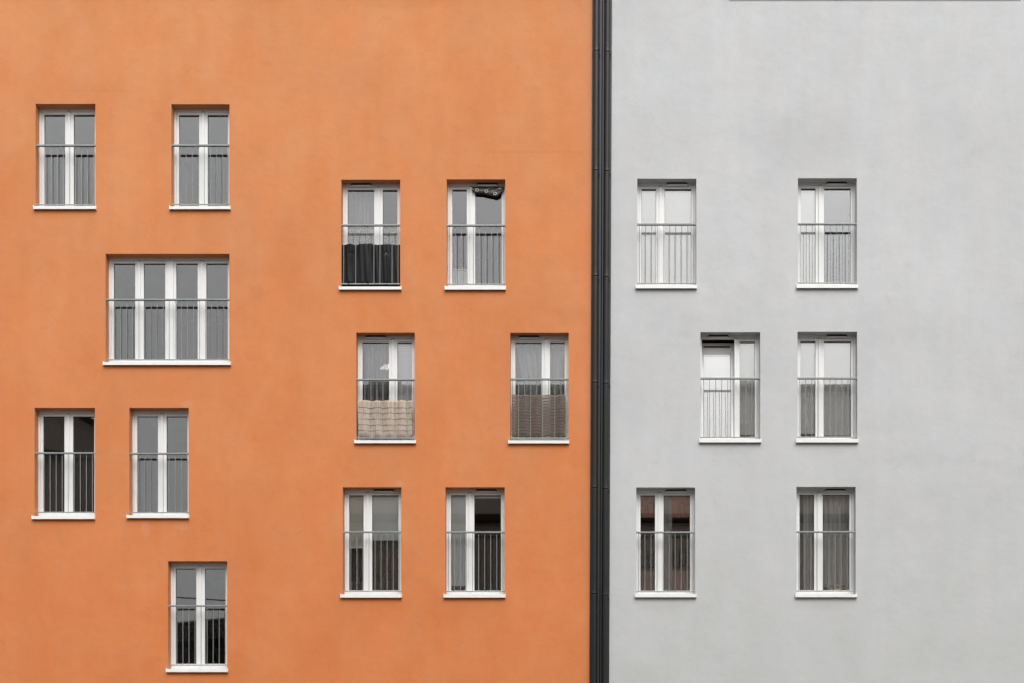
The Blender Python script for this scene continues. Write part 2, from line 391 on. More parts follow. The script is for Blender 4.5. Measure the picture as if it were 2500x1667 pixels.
# ------------------------------------------------------------------ the windows, measured on the facade
# name: (building, type, L, R, T, sill_l, sill_r, sill_top, sill_bottom, handrail_centre, bottom_rail_centre, bar phase)
W = {
 'a1': ('o', 'S', 86.8, 232.8, 254.5, 80.7, 233.8, 503.7, 511.0, 357.2, 500.8, 125.1),
 'a2': ('o', 'S', 418.3, 560.2, 255.3, 412.6, 562.2, 504.6, 511.3, 356.9, 500.2, 454.5),
 'b1': ('o', 'D', 257.8, 560.0, 620.5, 250.9, 562.8, 882.3, 889.4, 733.5, 876.8, 294.9),
 'c1': ('o', 'A', 833.0, 977.1, 439.5, 827.2, 980.0, 700.4, 707.5, 551.8, 694.0, 868.5),
 'c2': ('o', 'B', 1090.5, 1233.6, 438.6, 1085.3, 1235.0, 699.4, 707.7, 552.3, 694.8, 1111.5),
 'd1': ('o', 'A', 869.7, 1012.7, 812.8, 864.7, 1015.0, 1073.5, 1080.6, 926.6, 1068.2, 905.5),
 'd2': ('o', 'A', 1245.7, 1388.3, 813.2, 1240.3, 1389.6, 1074.0, 1081.0, 925.4, 1068.2, 1280.5),
 'e1': ('o', 'S', 84.3, 231.7, 994.4, 76.8, 230.6, 1258.5, 1265.7, 1105.8, 1249.4, 122.2),
 'e2': ('o', 'S', 315.5, 460.7, 994.4, 308.2, 460.8, 1256.6, 1263.3, 1107.1, 1250.0, 354.1),
 'f1': ('o', 'S', 410.1, 554.6, 1368.8, 404.7, 555.6, 1631.7, 1639.4, 1478.7, 1622.4, 446.5),
 'g1': ('o', 'B', 836.8, 980.0, 1188.2, 830.7, 980.7, 1449.4, 1457.5, 1298.7, 1442.0, 856.5),
 'g2': ('o', 'B', 1087.4, 1232.1, 1188.2, 1082.8, 1234.0, 1449.4, 1457.5, 1299.0, 1442.6, 1109.4),
 'h1': ('g', 'B', 1555.8, 1700.0, 437.2, 1552.0, 1701.7, 696.6, 704.6, 549.6, 692.9, 1575.9),
 'h2': ('g', 'B', 1948.0, 2091.9, 435.9, 1944.7, 2095.3, 695.2, 703.8, 548.7, 691.8, 1968.4),
 'i1': ('g', 'A', 1710.0, 1856.0, 811.7, 1707.2, 1859.0, 1070.6, 1078.6, 923.5, 1066.4, 1732.5),
 'i2': ('g', 'B', 1947.0, 2092.8, 810.7, 1943.8, 2096.0, 1070.2, 1078.8, 923.2, 1065.8, 1967.1),
 'j1': ('g', 'B', 1553.4, 1697.0, 1188.6, 1550.0, 1700.3, 1448.9, 1456.7, 1299.3, 1443.0, 1574.4),
 'j2': ('g', 'B', 1944.5, 2089.0, 1187.2, 1941.8, 2092.9, 1448.9, 1456.5, 1298.3, 1441.5, 1964.8),
}
WALL_T = 0.36
FD = 0.158           # depth of the outer frame's face behind the facade
HOLES = {'o': [], 'g': []}
for k, w in W.items():
    x0, x1, z1 = wx(w[2]), wx(w[3]), wz(w[4])
    z0 = wz(w[7], -0.045) - 0.028
    HOLES[w[0]].append((k, x0, x1, z0, z1))

def edge_x(z, side):
    """the joint between the two houses leans a hair, as it does in the photograph"""
    py = CY - (z - ZC) * S
    return wx((1446.5 if side == 'o' else 1494.0) - 7.2 * py / 1667.0)

def facade(holes, xa, xb, z_top, slant):
    """front wall with its openings, 36 cm thick, reveals included"""
    mb = MB()
    xs = sorted({xa, xb} | {h[1] for h in holes} | {h[2] for h in holes})
    zs = sorted({0.0, z_top} | {h[3] for h in holes} | {h[4] for h in holes})
    def X(x, z):
        if slant == 'o' and x == xb: return edge_x(z, 'o')
        if slant == 'g' and x == xa: return edge_x(z, 'g')
        return x
    for i in range(len(xs) - 1):
        for j in range(len(zs) - 1):
            cx, cz = (xs[i] + xs[i + 1]) / 2, (zs[j] + zs[j + 1]) / 2
            if any(h[1] < cx < h[2] and h[3] < cz < h[4] for h in holes): continue
            a, b, c, d = xs[i], xs[i + 1], zs[j], zs[j + 1]
            mb.quad((X(a, c), 0, c), (X(b, c), 0, c), (X(b, d), 0, d), (X(a, d), 0, d))
            mb.quad((X(a, c), WALL_T, c), (X(a, d), WALL_T, d), (X(b, d), WALL_T, d), (X(b, c), WALL_T, c))
    for _, a, b, c, d in holes:
        t = WALL_T
        mb.quad((a, 0, c), (a, 0, d), (a, t, d), (a, t, c))
        mb.quad((b, 0, c), (b, t, c), (b, t, d), (b, 0, d))
        mb.quad((a, 0, d), (b, 0, d), (b, t, d), (a, t, d))
        mb.quad((a, 0, c), (a, t, c), (b, t, c), (b, 0, c))
    return mb

def weld(o):
    bm = bmesh.new(); bm.from_mesh(o.data); bmesh.ops.remove_doubles(bm, verts=bm.verts, dist=1e-5)
    bmesh.ops.recalc_face_normals(bm, faces=bm.faces); bm.to_mesh(o.data); bm.free()
    return o

ORANGE_X0, GREY_X1 = wx(-1100), wx(3500)
TOP_O, TOP_G = wz(-16), wz(-34)
orange = tag(empty('apartment_building'), 'orange rendered apartment building filling the left of the picture, with white framed windows', 'building')
orange.location = (0, 0, 0)
grey = tag(empty('apartment_building'), 'pale grey rendered apartment building right of the dark downpipes', 'building')
BLD = {'o': orange, 'g': grey}

mb = facade(HOLES['o'], ORANGE_X0, 999.0 * 0 + wx(1443), TOP_O, 'o')
weld(mb.build('wall', M['orange'], orange))
mb = facade(HOLES['g'], wx(1490), GREY_X1, TOP_G, 'g')
weld(mb.build('wall', M['grey'], grey))
for key, xa, xb, zt, par, mt in (('o', ORANGE_X0, wx(1443) - 0.09, TOP_O, orange, M['orange']), ('g', wx(1490) + 0.09, GREY_X1, TOP_G, grey, M['grey'])):
    s = MB(); s.box(xa, xa + 0.3, WALL_T + 0.004, 11, 0, zt - 0.01); s.box(xb - 0.3, xb, WALL_T + 0.004, 11, 0, zt - 0.01); s.box(xa + 0.3, xb - 0.3, 10.7, 11, 0, zt - 0.01)
    s.build('side_wall', mt, par)
    r = MB(); r.box(xa + 0.02, xb - 0.02, 0.02, 10.98, zt + 0.002, zt + 0.25)
    r.build('roof', M['coping'], par)
c = MB(); c.box(ORANGE_X0, wx(1446), -0.05, 0.4, TOP_O + 0.004, TOP_O + 0.30); c.build('coping', M['coping'], orange, bevel=0.01)
c = MB(); c.box(wx(1496), GREY_X1, -0.04, 0.4, TOP_G + 0.004, TOP_G + 0.30); c.build('coping', M['coping'], grey, bevel=0.01)
c = MB(); c.box(wx(1779), wx(2492), -0.012, -0.003, wz(0.9), TOP_G - 0.002); c.build('fascia', M['coping'], grey, bevel=0.002)

# ------------------------------------------------------------------ one window
def ring(mb, x0, x1, y0, y1, z0, z1, l, r, t, b):
    """a frame: stiles run full height, rails butt between them"""
    mb.box(x0, x0 + l, y0, y1, z0, z1); mb.box(x1 - r, x1, y0, y1, z0, z1)
    mb.box(x0 + l, x1 - r, y0 + 0.0005, y1, z1 - t, z1); mb.box(x0 + l, x1 - r, y0 + 0.0005, y1, z0, z0 + b)

INFO = {}
def window(key):
    bld, typ, L, Rr, T, SL, SR, ST, SB, HR, BR, phase = W[key]
    par = BLD[bld]
    _, x0, x1, z0, z1 = next(h for h in HOLES[bld] if h[0] == key)
    zbr = wz(BR, 0.03)                      # bottom rail
    zp0 = zbr + 0.046                       # lower edge of the glass
    fr = MB()
    fw, ft, fb = 0.040, 0.052, zp0 - 0.055 - z0
    e = 0.004
    ymid = FD
    ring(fr, x0 - e, x1 + e, FD, FD + 0.07, z0 - e, z1 + e, fw + e, fw + e, ft + e, fb + e)
    ix0, ix1, iz0, iz1 = x0 + fw, x1 - fw, z0 + fb, z1 - ft
    # split into casements
    if typ == 'S':  cas = [(ix0, (ix0 + ix1) / 2, 1), ((ix0 + ix1) / 2, ix1, 1)]
    elif typ == 'A': c = ix0 + (ix1 - ix0) * 0.610; cas = [(ix0, c, 1), (c, ix1, 1)]
    elif typ == 'B': c = ix0 + (ix1 - ix0) * 0.390; cas = [(ix0, c, 1), (c, ix1, 1)]
    else:
        m_ = (ix0 + ix1) / 2; h = 0.060
        fr.box(m_ - h, m_ + h, FD + 0.0003, FD + 0.07, iz0, iz1)
        a = (ix0 + m_ - h) / 2; b = (m_ + h + ix1) / 2
        cas = [(ix0, a, 1), (a, m_ - h, 1), (m_ + h, b, 1), (b, ix1, 1)]
    win = fr.build('window', M['white'], par, bevel=0.004)
    sw, sh = 0.046, 0.050
    meet = 0.083                            # half of a meeting pair, sash stile plus half the astragal
    panes = []; spans = []
    glass = M['glass_coated'] if bld == 'g' else M['glass']
    for i, (a, b, _) in enumerate(cas):
        left_meet = (i % 2 == 1); lw = meet if left_meet else sw; rw = meet if not left_meet else sw
        if typ != 'D' and i == 0: lw = sw
        tilt = (key == 'i1' and i == 0)
        rot = ((0, FD + 0.03, iz0), -R(4.6)) if tilt else None
        g = 0.0015
        sb = MB()
        y0, y1 = FD + 0.014, FD + 0.062
        ring(sb, a + g, b - g, y0, y1, iz0 + g, iz1 - g, lw, rw, sh, 0.055)
        # glazing bead, a second step in front of the glass
        xa, xb, za, zb = a + g + lw, b - g - rw, iz0 + g + 0.055, iz1 - g - sh
        sash = sb.build('sash', M['white'], win, bevel=0.005, rot=rot)
        gk = MB(); ring(gk, xa, xb, y0 + 0.022, y0 + 0.034, za, zb, 0.004, 0.004, 0.024 if T < 560 else (0.016 if T < 900 else 0.010), 0.003)  # gasket; its top strip is widened on upper storeys to imitate a dark reflection
        gk.build('gasket', M['gasket'], win, rot=rot)
        pn = MB(); pn.box(xa + 0.002, xb - 0.002, y0 + 0.027, y0 + 0.031, za + 0.002, zb - 0.002)
        pn.build('pane', glass, win, rot=rot)
        panes.append((xa, xb, za, zb)); spans.append((a, b))
    for i in range(0, len(cas), 2):
        c = cas[i][1]; mu = MB()
        mu.box(c - 0.024, c + 0.024, FD - 0.004, FD + 0.0135, iz0 + 0.002, iz1 - 0.010)
        mu.build('mullion', M['white'], win, bevel=0.006)
        cp = MB(); cp.box(c - 0.030, c + 0.030, FD - 0.006, FD + 0.012, iz1 - 0.0095, iz1 + 0.004)
        cp.build('mullion_cap', M['galv'], win, bevel=0.002)
        dc = MB(); dc.box(c - 0.035, c + 0.035, FD - 0.010, FD + 0.002, iz0 - 0.052, iz0 - 0.044)
        dc.build('drain_cap', M['galv'], win, bevel=0.002)
    # sill: folded sheet, thick front flange, upstands at its ends
    sx0, sx1 = wx(SL, -0.045), wx(SR, -0.045)
    zst, zsb = wz(ST, -0.045), wz(SB, -0.045)
    s = MB()
    s.prism([(-0.045, zsb), (-0.045, zst), (FD + 0.012, zst + 0.018), (FD + 0.012, zst + 0.012), (-0.040, zst - 0.004), (-0.040, zsb)], 0, 1)
    s.v = [(sx0 + 0.001 + y * (sx1 - sx0 - 0.002) , x, z) for (x, y, z) in s.v]
    # part inside the reveal keeps to the opening
    s.v = [((min(max(x, x0 + 0.001), x1 - 0.001) if y > 0.0 else x), y, z) for (x, y, z) in s.v]
    for xe in (sx0, sx1 - 0.010): s.box(xe, xe + 0.010, -0.047, -0.0015, zsb - 0.001, zst + 0.014)
    s.build('sill', M['sill'], win)
    # vent hood on the wide casement
    if typ in 'AB':
        ci = 0 if typ == 'A' else 1
        cxm = (panes[ci][0] + panes[ci][1]) / 2 + (0.01 if typ == 'A' else -0.02)
        hw = 0.195; zt = z1 - 0.002
        v = MB(); v.prism([(cxm - hw - 0.02, zt - 0.058), (cxm + hw + 0.02, zt - 0.058), (cxm + hw - 0.012, zt - 0.028), (cxm - hw + 0.012, zt - 0.028)], FD - 0.030, FD + 0.001)
        v.build('vent_hood', M['white'], win, bevel=0.003)
        v = MB(); v.prism([(cxm - hw - 0.01, zt - 0.027), (cxm + hw + 0.01, zt - 0.027), (cxm + hw - 0.012, zt), (cxm - hw + 0.012, zt)], FD - 0.034, FD + 0.001)
        v.build('vent_slot', M['slot'], win)
    # railing
    bars = MB(); zh = wz(HR, 0.02)
    step = 0.1183
    xb_ = wx(phase, 0.03)
    while xb_ - step > x0 + 0.02: xb_ -= step
    barx = []
    while xb_ < x1 - 0.02:
        barx.append(xb_); bars.tube((xb_, 0.032, zbr), (xb_, 0.032, zh), 0.0058, 10); xb_ += step
    rl = bars.build('railing', M['galv'], par, smooth=False)
    h = MB(); h.box(x0 + 0.004, x1 - 0.004, 0.006, 0.052, zh - 0.006, zh + 0.021); h.build('handrail', M['galv'], rl, bevel=0.002)
    h = MB(); h.box(x0 + 0.004, x1 - 0.004, 0.020, 0.044, zbr - 0.009, zbr + 0.009); h.build('bottom_rail', M['galv'], rl, bevel=0.003)
    for xx in (x0 - 0.001, x1 - 0.005):
        for zc, hh, a, b in ((zh, 0.03, 0.010, 0.054), (zbr, 0.02, 0.014, 0.050)):
            h = MB(); h.box(xx, xx + 0.006, a, b, zc - hh, zc + hh); h.build('wall_bracket', M['galv'], rl)
    # the room behind
    rm = MB(); a, b = x0 - 0.22, x1 + 0.22; q, t = z0 - 0.12, z1 + 0.28; y0, y1 = WALL_T + 0.01, 3.8
    if key == 'e1': b = x1 + 0.18
    rm.quad((a, y1, q), (b, y1, q), (b, y1, t), (a, y1, t)); rm.quad((a, y0, q), (a, y1, q), (a, y1, t), (a, y0, t))
    rm.quad((b, y0, q), (b, y0, t), (b, y1, t), (b, y1, q)); rm.quad((a, y0, t), (a, y1, t), (b, y1, t), (b, y0, t)); rm.quad((a, y0, q), (b, y0, q), (b, y1, q), (a, y1, q))
    rm.open = True
    mat = {'j1': M['room_brown'], 'i2': M['room_brown'], 'i1': M['room_brown'], 'd1': M['room_pale'], 'c2': M['room_pale']}.get(key, M['room'])
    rm.build('room', mat, par)
    INFO[key] = dict(x0=x0, x1=x1, z0=z0, z1=z1, panes=panes, zbr=zbr, zh=zh, barx=barx, win=win, iz0=iz0, iz1=iz1)

for k in W: window(k)
for k, t in (('i1', 'window with its left casement tilted inwards'), ('b1', 'wide four casement window')):
    INFO[k]['win']['label'] = t

# ------------------------------------------------------------------ downpipes and flashing in the joint
def pipe(side, px_top, d, r, ys, par):
    def ax(z):
        py = CY - (z - ZC) * S * D / (D + d)
        return wx(px_top - 7.2 * py / 1667.0, d)
    zs = sorted(wz(y, d) for y in ys)
    prof = [(r, 0.0)]
    for z in zs:
        prof += [(r, z - 0.03), (r, z - 0.004), (r + 0.0045, z - 0.003), (r + 0.0045, z + 0.0), (r + 0.0035, z + 0.004), (r + 0.003, z + 0.08), (r + 0.003, z + 0.10), (r, z + 0.16), (r, z + 0.20)]
    prof.append((r, TOP_O + 0.9))
    mb = MB(); mb.lathe((0, d, 0), prof, 40, ax)
    o = mb.build('downpipe', M['pipe'], par, smooth=True)
    for z in zs:
        zc = z - 0.035; b = MB(); x = ax(zc)
        b.lathe((0, d, zc), [(r + 0.003, -0.012), (r + 0.003, 0.012)], 30, ax)
        b.box(x + r - 0.002, x + r + 0.018, d - 0.012, d + 0.012, zc - 0.014, zc + 0.014)
        b.tube((x + r + 0.009, d - 0.022, zc), (x + r + 0.009, d + 0.02, zc), 0.004, 8)
        b.build('pipe_clip', M['flash'], o)
    return o
JY = [-130, 127, 418, 676, 933, 1190, 1448, 1706, 1964]
pipe('o', 1456.2, -0.050, 0.0600, JY, orange)
pipe('g', 1483.3, -0.050, 0.0560, [y + (4 if y > 1300 else 2) for y in JY], grey)

def strip(px_a, px_b, d0, d1, par, name, mat):
    mb = MB(); zt = TOP_O + 0.9
    k = 0
    for z in (0.0, zt):
        py = CY - (z - ZC) * S
        for px in (px_a, px_b):
            for y in (d0, d1): mb.v.append((wx(px - 7.2 * py / 1667.0, d0), y, z))
    for f in ((0, 1, 3, 2), (4, 6, 7, 5), (0, 4, 5, 1), (2, 3, 7, 6), (0, 2, 6, 4), (1, 5, 7, 3)): mb.f.append(f)
    return mb.build(name, mat, par)
strip(1446.0, 1464.8, -0.006, 0.02, orange, 'flashing', M['flash'])
strip(1465.4, 1469.8, -0.022, 0.02, orange, 'flashing_fold', M['flash'])
strip(1472.0, 1475.6, -0.022, 0.02, grey, 'flashing_fold', M['flash'])
strip(1476.2, 1490.2, -0.004, 0.02, grey, 'flashing', M['flash'])
strip(1490.4, 1494.4, -0.016, 0.02, grey, 'edge_bead', M['flash'])
strip(1440.0, 1500.0, 0.34, 0.36, orange, 'joint_seal', M['slot'])

# ------------------------------------------------------------------ blinds and curtains
def zpx(py, d): return wz(py, d)

def roller(key, i, y_bot, mat, label, d=0.228, y_top=None, cassette=True, over=0.03, bar=None):
    xa, xb, za, zb = INFO[key]['panes'][i]
    zt = zb + 0.04 if y_top is None else wz(y_top, d)
    z0 = za - 0.06 if y_bot is None else wz(y_bot, d)
    root = tag(empty('roller_blind'), label, 'blind', 'blinds hung inside the windows')
    root.location = (0, 0, 0)
    mb = MB(); mb.box(xa - over, xb + over, d, d + 0.0015, z0, zt); mb.build('blind_cloth', mat, root)
    mb = MB(); mb.box(xa - over, xb + over, d - 0.006, d - 0.0005, z0 - 0.012, z0 + 0.012); mb.build('bottom_bar', bar or M['white'], root, bevel=0.002)
    if cassette:
        mb = MB(); mb.tube((xa - over, d + 0.03, zt + 0.02), (xb + over, d + 0.03, zt + 0.02), 0.026, 14); mb.build('roller_tube', M['white'], root)
    return root

def curtain(x0, x1, z0, z1, d, mat, label, folds=9, amp=0.022, name='curtain', top_gather=0.0, lean=0.0, seed=1, group='curtains hung inside the windows', cat='curtain', ztop_fn=None, thick=0.0012, gather=None):
    rnd = random.Random(seed)
    ph = [rnd.uniform(0, 6.28) for _ in range(4)]
    def fn(u, v):
        x = x0 + (x1 - x0) * u
        if gather:                       # pulled aside: the free edge sweeps over to one side lower down
            e = gather(v); x = x0 + (x1 - x0) * (u * (1 - e)) if lean <= 0 else x0 + (x1 - x0) * (1 - (1 - u) * (1 - e))
        z = z0 + (z1 - z0) * v
        if ztop_fn: z = z0 + (z1 - z0 + ztop_fn(u)) * v
        a = amp * (1 - top_gather * v)
        y = d + a * math.sin(u * folds * 6.283 + ph[0] + 0.5 * math.sin(v * 3 + ph[1])) + 0.45 * a * math.sin(u * folds * 2.37 * 6.283 + ph[2] + v)
        return (x, y, z)
    mb = MB(); mb.grid(fn, max(40, int(folds * 14)), 24); mb.open = True
    o = mb.build(name, mat, None, smooth=True)
    md = o.modifiers.new('thickness', 'SOLIDIFY'); md.thickness = thick; md.offset = 0
    return tag(o, label, cat, group)

# top right grey-building windows
roller('h1', 0, None, M['blind_white'], 'white roller blind fully down in the narrow left casement of the upper left grey-wall window')
roller('h1', 1, None, M['blind_white'], 'white roller blind fully down in the wide right casement of the upper left grey-wall window')
roller('h2', 0, None, M['blind_white'], 'white roller blind down in the narrow casement beside the bare pane, upper right grey wall')
roller('i1', 0, None, M['blind_white'], 'white roller blind inside the casement that is tilted open', d=0.34, y_top=848, cassette=False)
roller('i1', 1, 1060, M['blind_white'], 'white roller blind beside the tilted casement, reflecting a roof and chimney')
roller('i2', 0, 1057, M['blind_white'], 'white roller blind in the narrow casement below the bare-paned window, dark gap under it')
roller('i2', 1, 1061, M['blind_white'], 'white roller blind in the wide casement below the bare-paned window, thin dark gap under it')
# orange building
roller('d1', 1, 1000, M['blind_lined'], 'pleated pale grey blind right of the lit lamp, above the reed screen')
roller('g1', 0, 1336, M['blind_beige'], 'beige roller blind half down in a narrow casement, ending lower than its neighbour')
roller('g1', 1, 1317, M['blind_cool'], 'grey roller blind half down over a dark ribbed curtain')
roller('g2', 0, 1428, M['blind_cool'], 'grey roller blind almost fully down beside a dark bare pane')
roller('g2', 1, 1214, M['blind_cool'], 'grey roller blind rolled nearly to the top over a dark bare pane')

P = lambda k, i: INFO[k]['panes'][i]
xa, xb, za, zb = P('g1', 0)
curtain(xa - 0.04, xb + 0.05, za - 0.05, zb, 0.38, M['net_olive'], 'dark patterned net curtain under the beige half-down blind', 3.5, 0.02, seed=3)
xa, xb, za, zb = P('g1', 1)
curtain(xa - 0.04, xb + 0.06, za - 0.05, zb, 0.38, M['net_olive'], 'dark ribbed curtain under the grey half-down blind', 7, 0.02, seed=4)
xa, xb, za, zb = P('g2', 0)
curtain(xa - 0.05, xb + 0.05, za - 0.05, zb, 0.40, M['net_grey'], 'net curtain showing through the gap below the almost lowered grey blind', 4, 0.02, seed=5)

# upper middle orange window with black cloth: voile and lace
xa, xb, za, zb = P('c1', 0)
curtain(xa - 0.04, xb + 0.05, za, zb + 0.03, 0.36, M['sheer_thin'], 'thin voile in the wide casement above the black cloth', 6, 0.024, seed=8)
curtain(xa - 0.04, xb + 0.05, za + 0.3, wz(560, 0.3), 0.30, M['lace'], 'white lace half curtain in the wide casement above the black cloth', 5, 0.012, seed=9)
xa, xb, za, zb = P('c1', 1)
curtain(xa - 0.04, xb + 0.05, za + 0.3, wz(558, 0.3), 0.30, M['lace'], 'white lace half curtain in the narrow casement above the black cloth', 3, 0.012, seed=10)

# lamp window
xa, xb, za, zb = P('d1', 0)
curtain(xa + 0.02, xb - 0.05, za, zb + 0.03, 0.33, M['sheer_thin'], 'thin voile hanging in front of the lit lamp', 4, 0.028, seed=11)
# right orange window with brown net: swept voile
xa, xb, za, zb = P('d2', 0)
curtain(xa - 0.02, xb + 0.08, za, zb + 0.03, 0.36, M['sheer_white'], 'white voile swept to the right in the wide casement above the brown net', 4, 0.03, seed=12, lean=1, gather=lambda v: 0.45 * (1 - v) ** 0.7)
curtain(xa - 0.02, xb + 0.08, za, zb + 0.03, 0.44, M['sheer_thin'], 'flat voile behind the swept one, above the brown net', 5, 0.02, seed=13)
xa, xb, za, zb = P('d2', 1)
curtain(xa - 0.08, xb + 0.02, za, zb + 0.03, 0.36, M['sheer_white'], 'white voile swept to the left in the narrow casement above the brown net', 3, 0.025, seed=14, lean=-1, gather=lambda v: 0.4 * (1 - v) ** 0.7)
xa, xb, za, zb = P('d2', 0)
curtain(xa - 0.02, xb + 0.02, za + 0.55, wz(932, 0.3), 0.30, M['lace'], 'lace panel behind the top edge of the brown net, wide casement', 5, 0.01, seed=15)
xa, xb, za, zb = P('d2', 1)
curtain(xa - 0.02, xb + 0.02, za + 0.55, wz(932, 0.3), 0.30, M['lace'], 'lace panel behind the top edge of the brown net, narrow casement', 3, 0.01, seed=16)

# bottom left window of the grey building
for i, w_ in ((0, 'narrow'), (1, 'wide')):
    xa, xb, za, zb = P('j1', i)
    curtain(xa - 0.03, xb + 0.04, wz(1262.5, .262), zb + 0.03, 0.262, M['blind_brown'], 'reddish brown short curtain in the %s casement, lower left grey-wall window' % w_, 2 + 2 * i, 0.014, seed=30 + i)
    xa, xb, za, zb = P('j1', i)
    mb = MB(); mb.box(xa - 0.05, xb + 0.05, 0.36, 0.385, za - 0.06, wz(1392, 0.36)); o = mb.build('wooden_board', M['wood_brown'], None, bevel=0.004)
    tag(o, 'brown board standing at the foot of the %s casement under the reddish blind' % w_, 'board', 'boards behind the lower left grey-wall window')
xa, xb, za, zb = P('j1', 1)
curtain(xa - 0.04, xa + 0.17, za + 0.004, zb - 0.004, 0.228, M['sheer_white'], 'white voile drawn to the left beside the reddish brown blind', 3, 0.009, seed=17)
# bottom right window of the grey building
xa, xb, za, zb = P('j2', 0)
curtain(xa - 0.05, xb + 0.05, za - 0.04, zb + 0.03, 0.34, M['sheer_white'], 'grey net curtain in the narrow casement beside the jars', 4, 0.03, seed=18)
curtain(xa + 0.09, xb + 0.05, za - 0.04, zb + 0.03, 0.30, M['net_grey'], 'second fold of net at the right of the narrow casement beside the jars', 3, 0.02, seed=19)
xa, xb, za, zb = P('j2', 1)
curtain(xa - 0.05, xb + 0.06, za - 0.04, zb + 0.03, 0.322, M['net_grey'], 'grey net curtain hanging in folds behind the jars', 5, 0.035, seed=20)

# ------------------------------------------------------------------ things on the sill of the lower right window
def on_sill(pxa, pxb, pyt, name, label, cat, fn):
    d = 0.255; z0 = INFO['j2']['panes'][1][2] + 0.004
    root = tag(empty(name), label, cat, 'small things on the inner window sill')
    x0, x1 = wx(pxa, d), wx(pxb, d); z1 = wz(pyt, d)
    fn(root, (x0 + x1) / 2, (x1 - x0) / 2, z0, z1, d)
shelf = MB(); shelf.box(INFO['j2']['x0'] - 0.01, INFO['j2']['x1'] + 0.01, 0.232, 0.345, INFO['j2']['panes'][1][2] - 0.03, INFO['j2']['panes'][1][2] + 0.003)
shelf.build('inner_sill', M['white'], grey)
jar_glass = simple('cloudy_jar_glass', (0.5, 0.52, 0.49), 0.15)
jar_dark = simple('brown_preserve', (0.10, 0.05, 0.045), 0.4)
lid_pale = simple('pale_tin_lid', (0.80, 0.82, 0.80), 0.35)
org = simple('orange_label_paper', (0.75, 0.40, 0.14), 0.7)
bluep = simple('pale_blue_print', (0.70, 0.80, 0.90), 0.7)
tanp = simple('tan_card', (0.80, 0.64, 0.52), 0.8)
inkp = simple('dark_green_ink', (0.03, 0.06, 0.05), 0.8)
grn = simple('dull_green_label', (0.28, 0.34, 0.20), 0.7)
def jar_a(root, x, r, z0, z1, d):
    h = z1 - z0; b = MB(); b.lathe((x, d, z0), [(r * .9, 0), (r, .01), (r, h * .62), (r * .6, h * .8), (r * .6, h * .88)], 20); b.build('jar_body', jar_glass, root, smooth=True)
    b = MB(); b.lathe((x, d, z0), [(r * 1.02, .01), (r * 1.02, h * .40)], 20); b.build('jar_label', jar_dark, root)
    b = MB(); b.lathe((x, d, z0 + h * .88), [(r * .72, 0), (r * .72, h * .12)], 20); b.build('lid', lid_pale, root)
def jar_b(root, x, r, z0, z1, d):
    h = z1 - z0; b = MB(); b.lathe((x, d, z0), [(r * .95, 0), (r, .01), (r, h * .66), (r * .7, h * .8)], 20); b.build('jar_body', jar_glass, root, smooth=True)
    b = MB(); b.lathe((x, d, z0), [(r * 1.02, .006), (r * 1.02, h * .52)], 20); b.build('jar_label', org, root)
    b = MB(); b.box(x - r * .62, x + r * .55, d - r * 1.05, d - r * 0.9, z0 + .008, z0 + h * .26); b.build('label_print', bluep, root, bevel=.004)
    b = MB(); b.lathe((x, d, z0 + h * .8), [(r * .8, 0), (r * .8, h * .2)], 20); b.build('lid', lid_pale, root)
def card_box(root, x, r, z0, z1, d):
    h = z1 - z0; b = MB(); b.box(x - r, x + r, d - .03, d + .03, z0, z1); b.build('box_body', tanp, root, bevel=.003)
    b = MB()
    pts = [(-.72, .50), (-.4, .56), (0, .60), (.15, .57), (.72, .64), (.74, .57), (.2, .50), (-.1, .50), (-.4, .47)]
    b.prism([(x + r * a, z0 + h * c) for a, c in pts], d - .0318, d - .0302)
    pts = [(-.7, .36), (-.3, .40), (.2, .42), (.7, .40), (.5, .35), (0, .33)]
    b.prism([(x + r * a, z0 + h * c) for a, c in pts], d - .0318, d - .0302)
    b.build('printed_scrawl', inkp, root)
def jar_c(root, x, r, z0, z1, d):
    h = z1 - z0; b = MB(); b.lathe((x, d, z0), [(r * .9, 0), (r, .01), (r, h * .8), (r * .85, h * .86)], 20); b.build('jar_body', jar_dark, root, smooth=True)
    b = MB(); b.lathe((x, d, z0 + h * .32), [(r * 1.02, 0), (r * 1.02, h * .33)], 20); b.build('jar_label', grn, root)
    b = MB(); b.lathe((x, d, z0 + h * .86), [(r * .95, 0), (r * .95, h * .14)], 20); b.build('lid', tanp, root)
on_sill(2010, 2020.5, 1422, 'jar', 'slim glass jar with a dark label, leftmost on the sill behind the net', 'jar', jar_a)
on_sill(2024, 2035.5, 1424, 'jar', 'jar with an orange label and pale blue print, left of the tan box', 'jar', jar_b)
on_sill(2036.2, 2051.5, 1424, 'cardboard_box', 'tan box with a dark scrawl, between the two right-hand jars', 'box', card_box)
on_sill(2054.5, 2063.5, 1426, 'jar', 'dark brown jar with a green label, right of the tan box', 'jar', jar_c)

# ------------------------------------------------------------------ lit ceiling lamp behind the voile
lamp = tag(empty('ceiling_lamp'), 'lit cream ceiling lamp with clustered shades seen through the voile above the reed screen', 'lamp')
ld = 1.3
warm = emis('lit_lamp_shade', (1.0, 0.93, 0.82), 0.55)
for px, py, r in ((941, 893, 0.042), (948, 896, 0.040), (935, 896, 0.036), (952, 892, 0.034), (944, 899, 0.03), (930, 899, .022)):
    b = MB(); b.lathe((wx(px, ld), ld + random.uniform(-.05, .05), wz(py, ld) - r), [(r * .35, 0), (r * .8, r * .35), (r, r), (r * .8, r * 1.65), (r * .3, r * 2)], 16)
    b.build('lamp_shade', warm, lamp, smooth=True)
b = MB(); b.tube((wx(943, ld), ld, wz(892, ld)), (wx(943, ld), ld, INFO['d1']['z1'] + 0.27), 0.006, 8); b.build('lamp_cord', M['galv'], lamp)
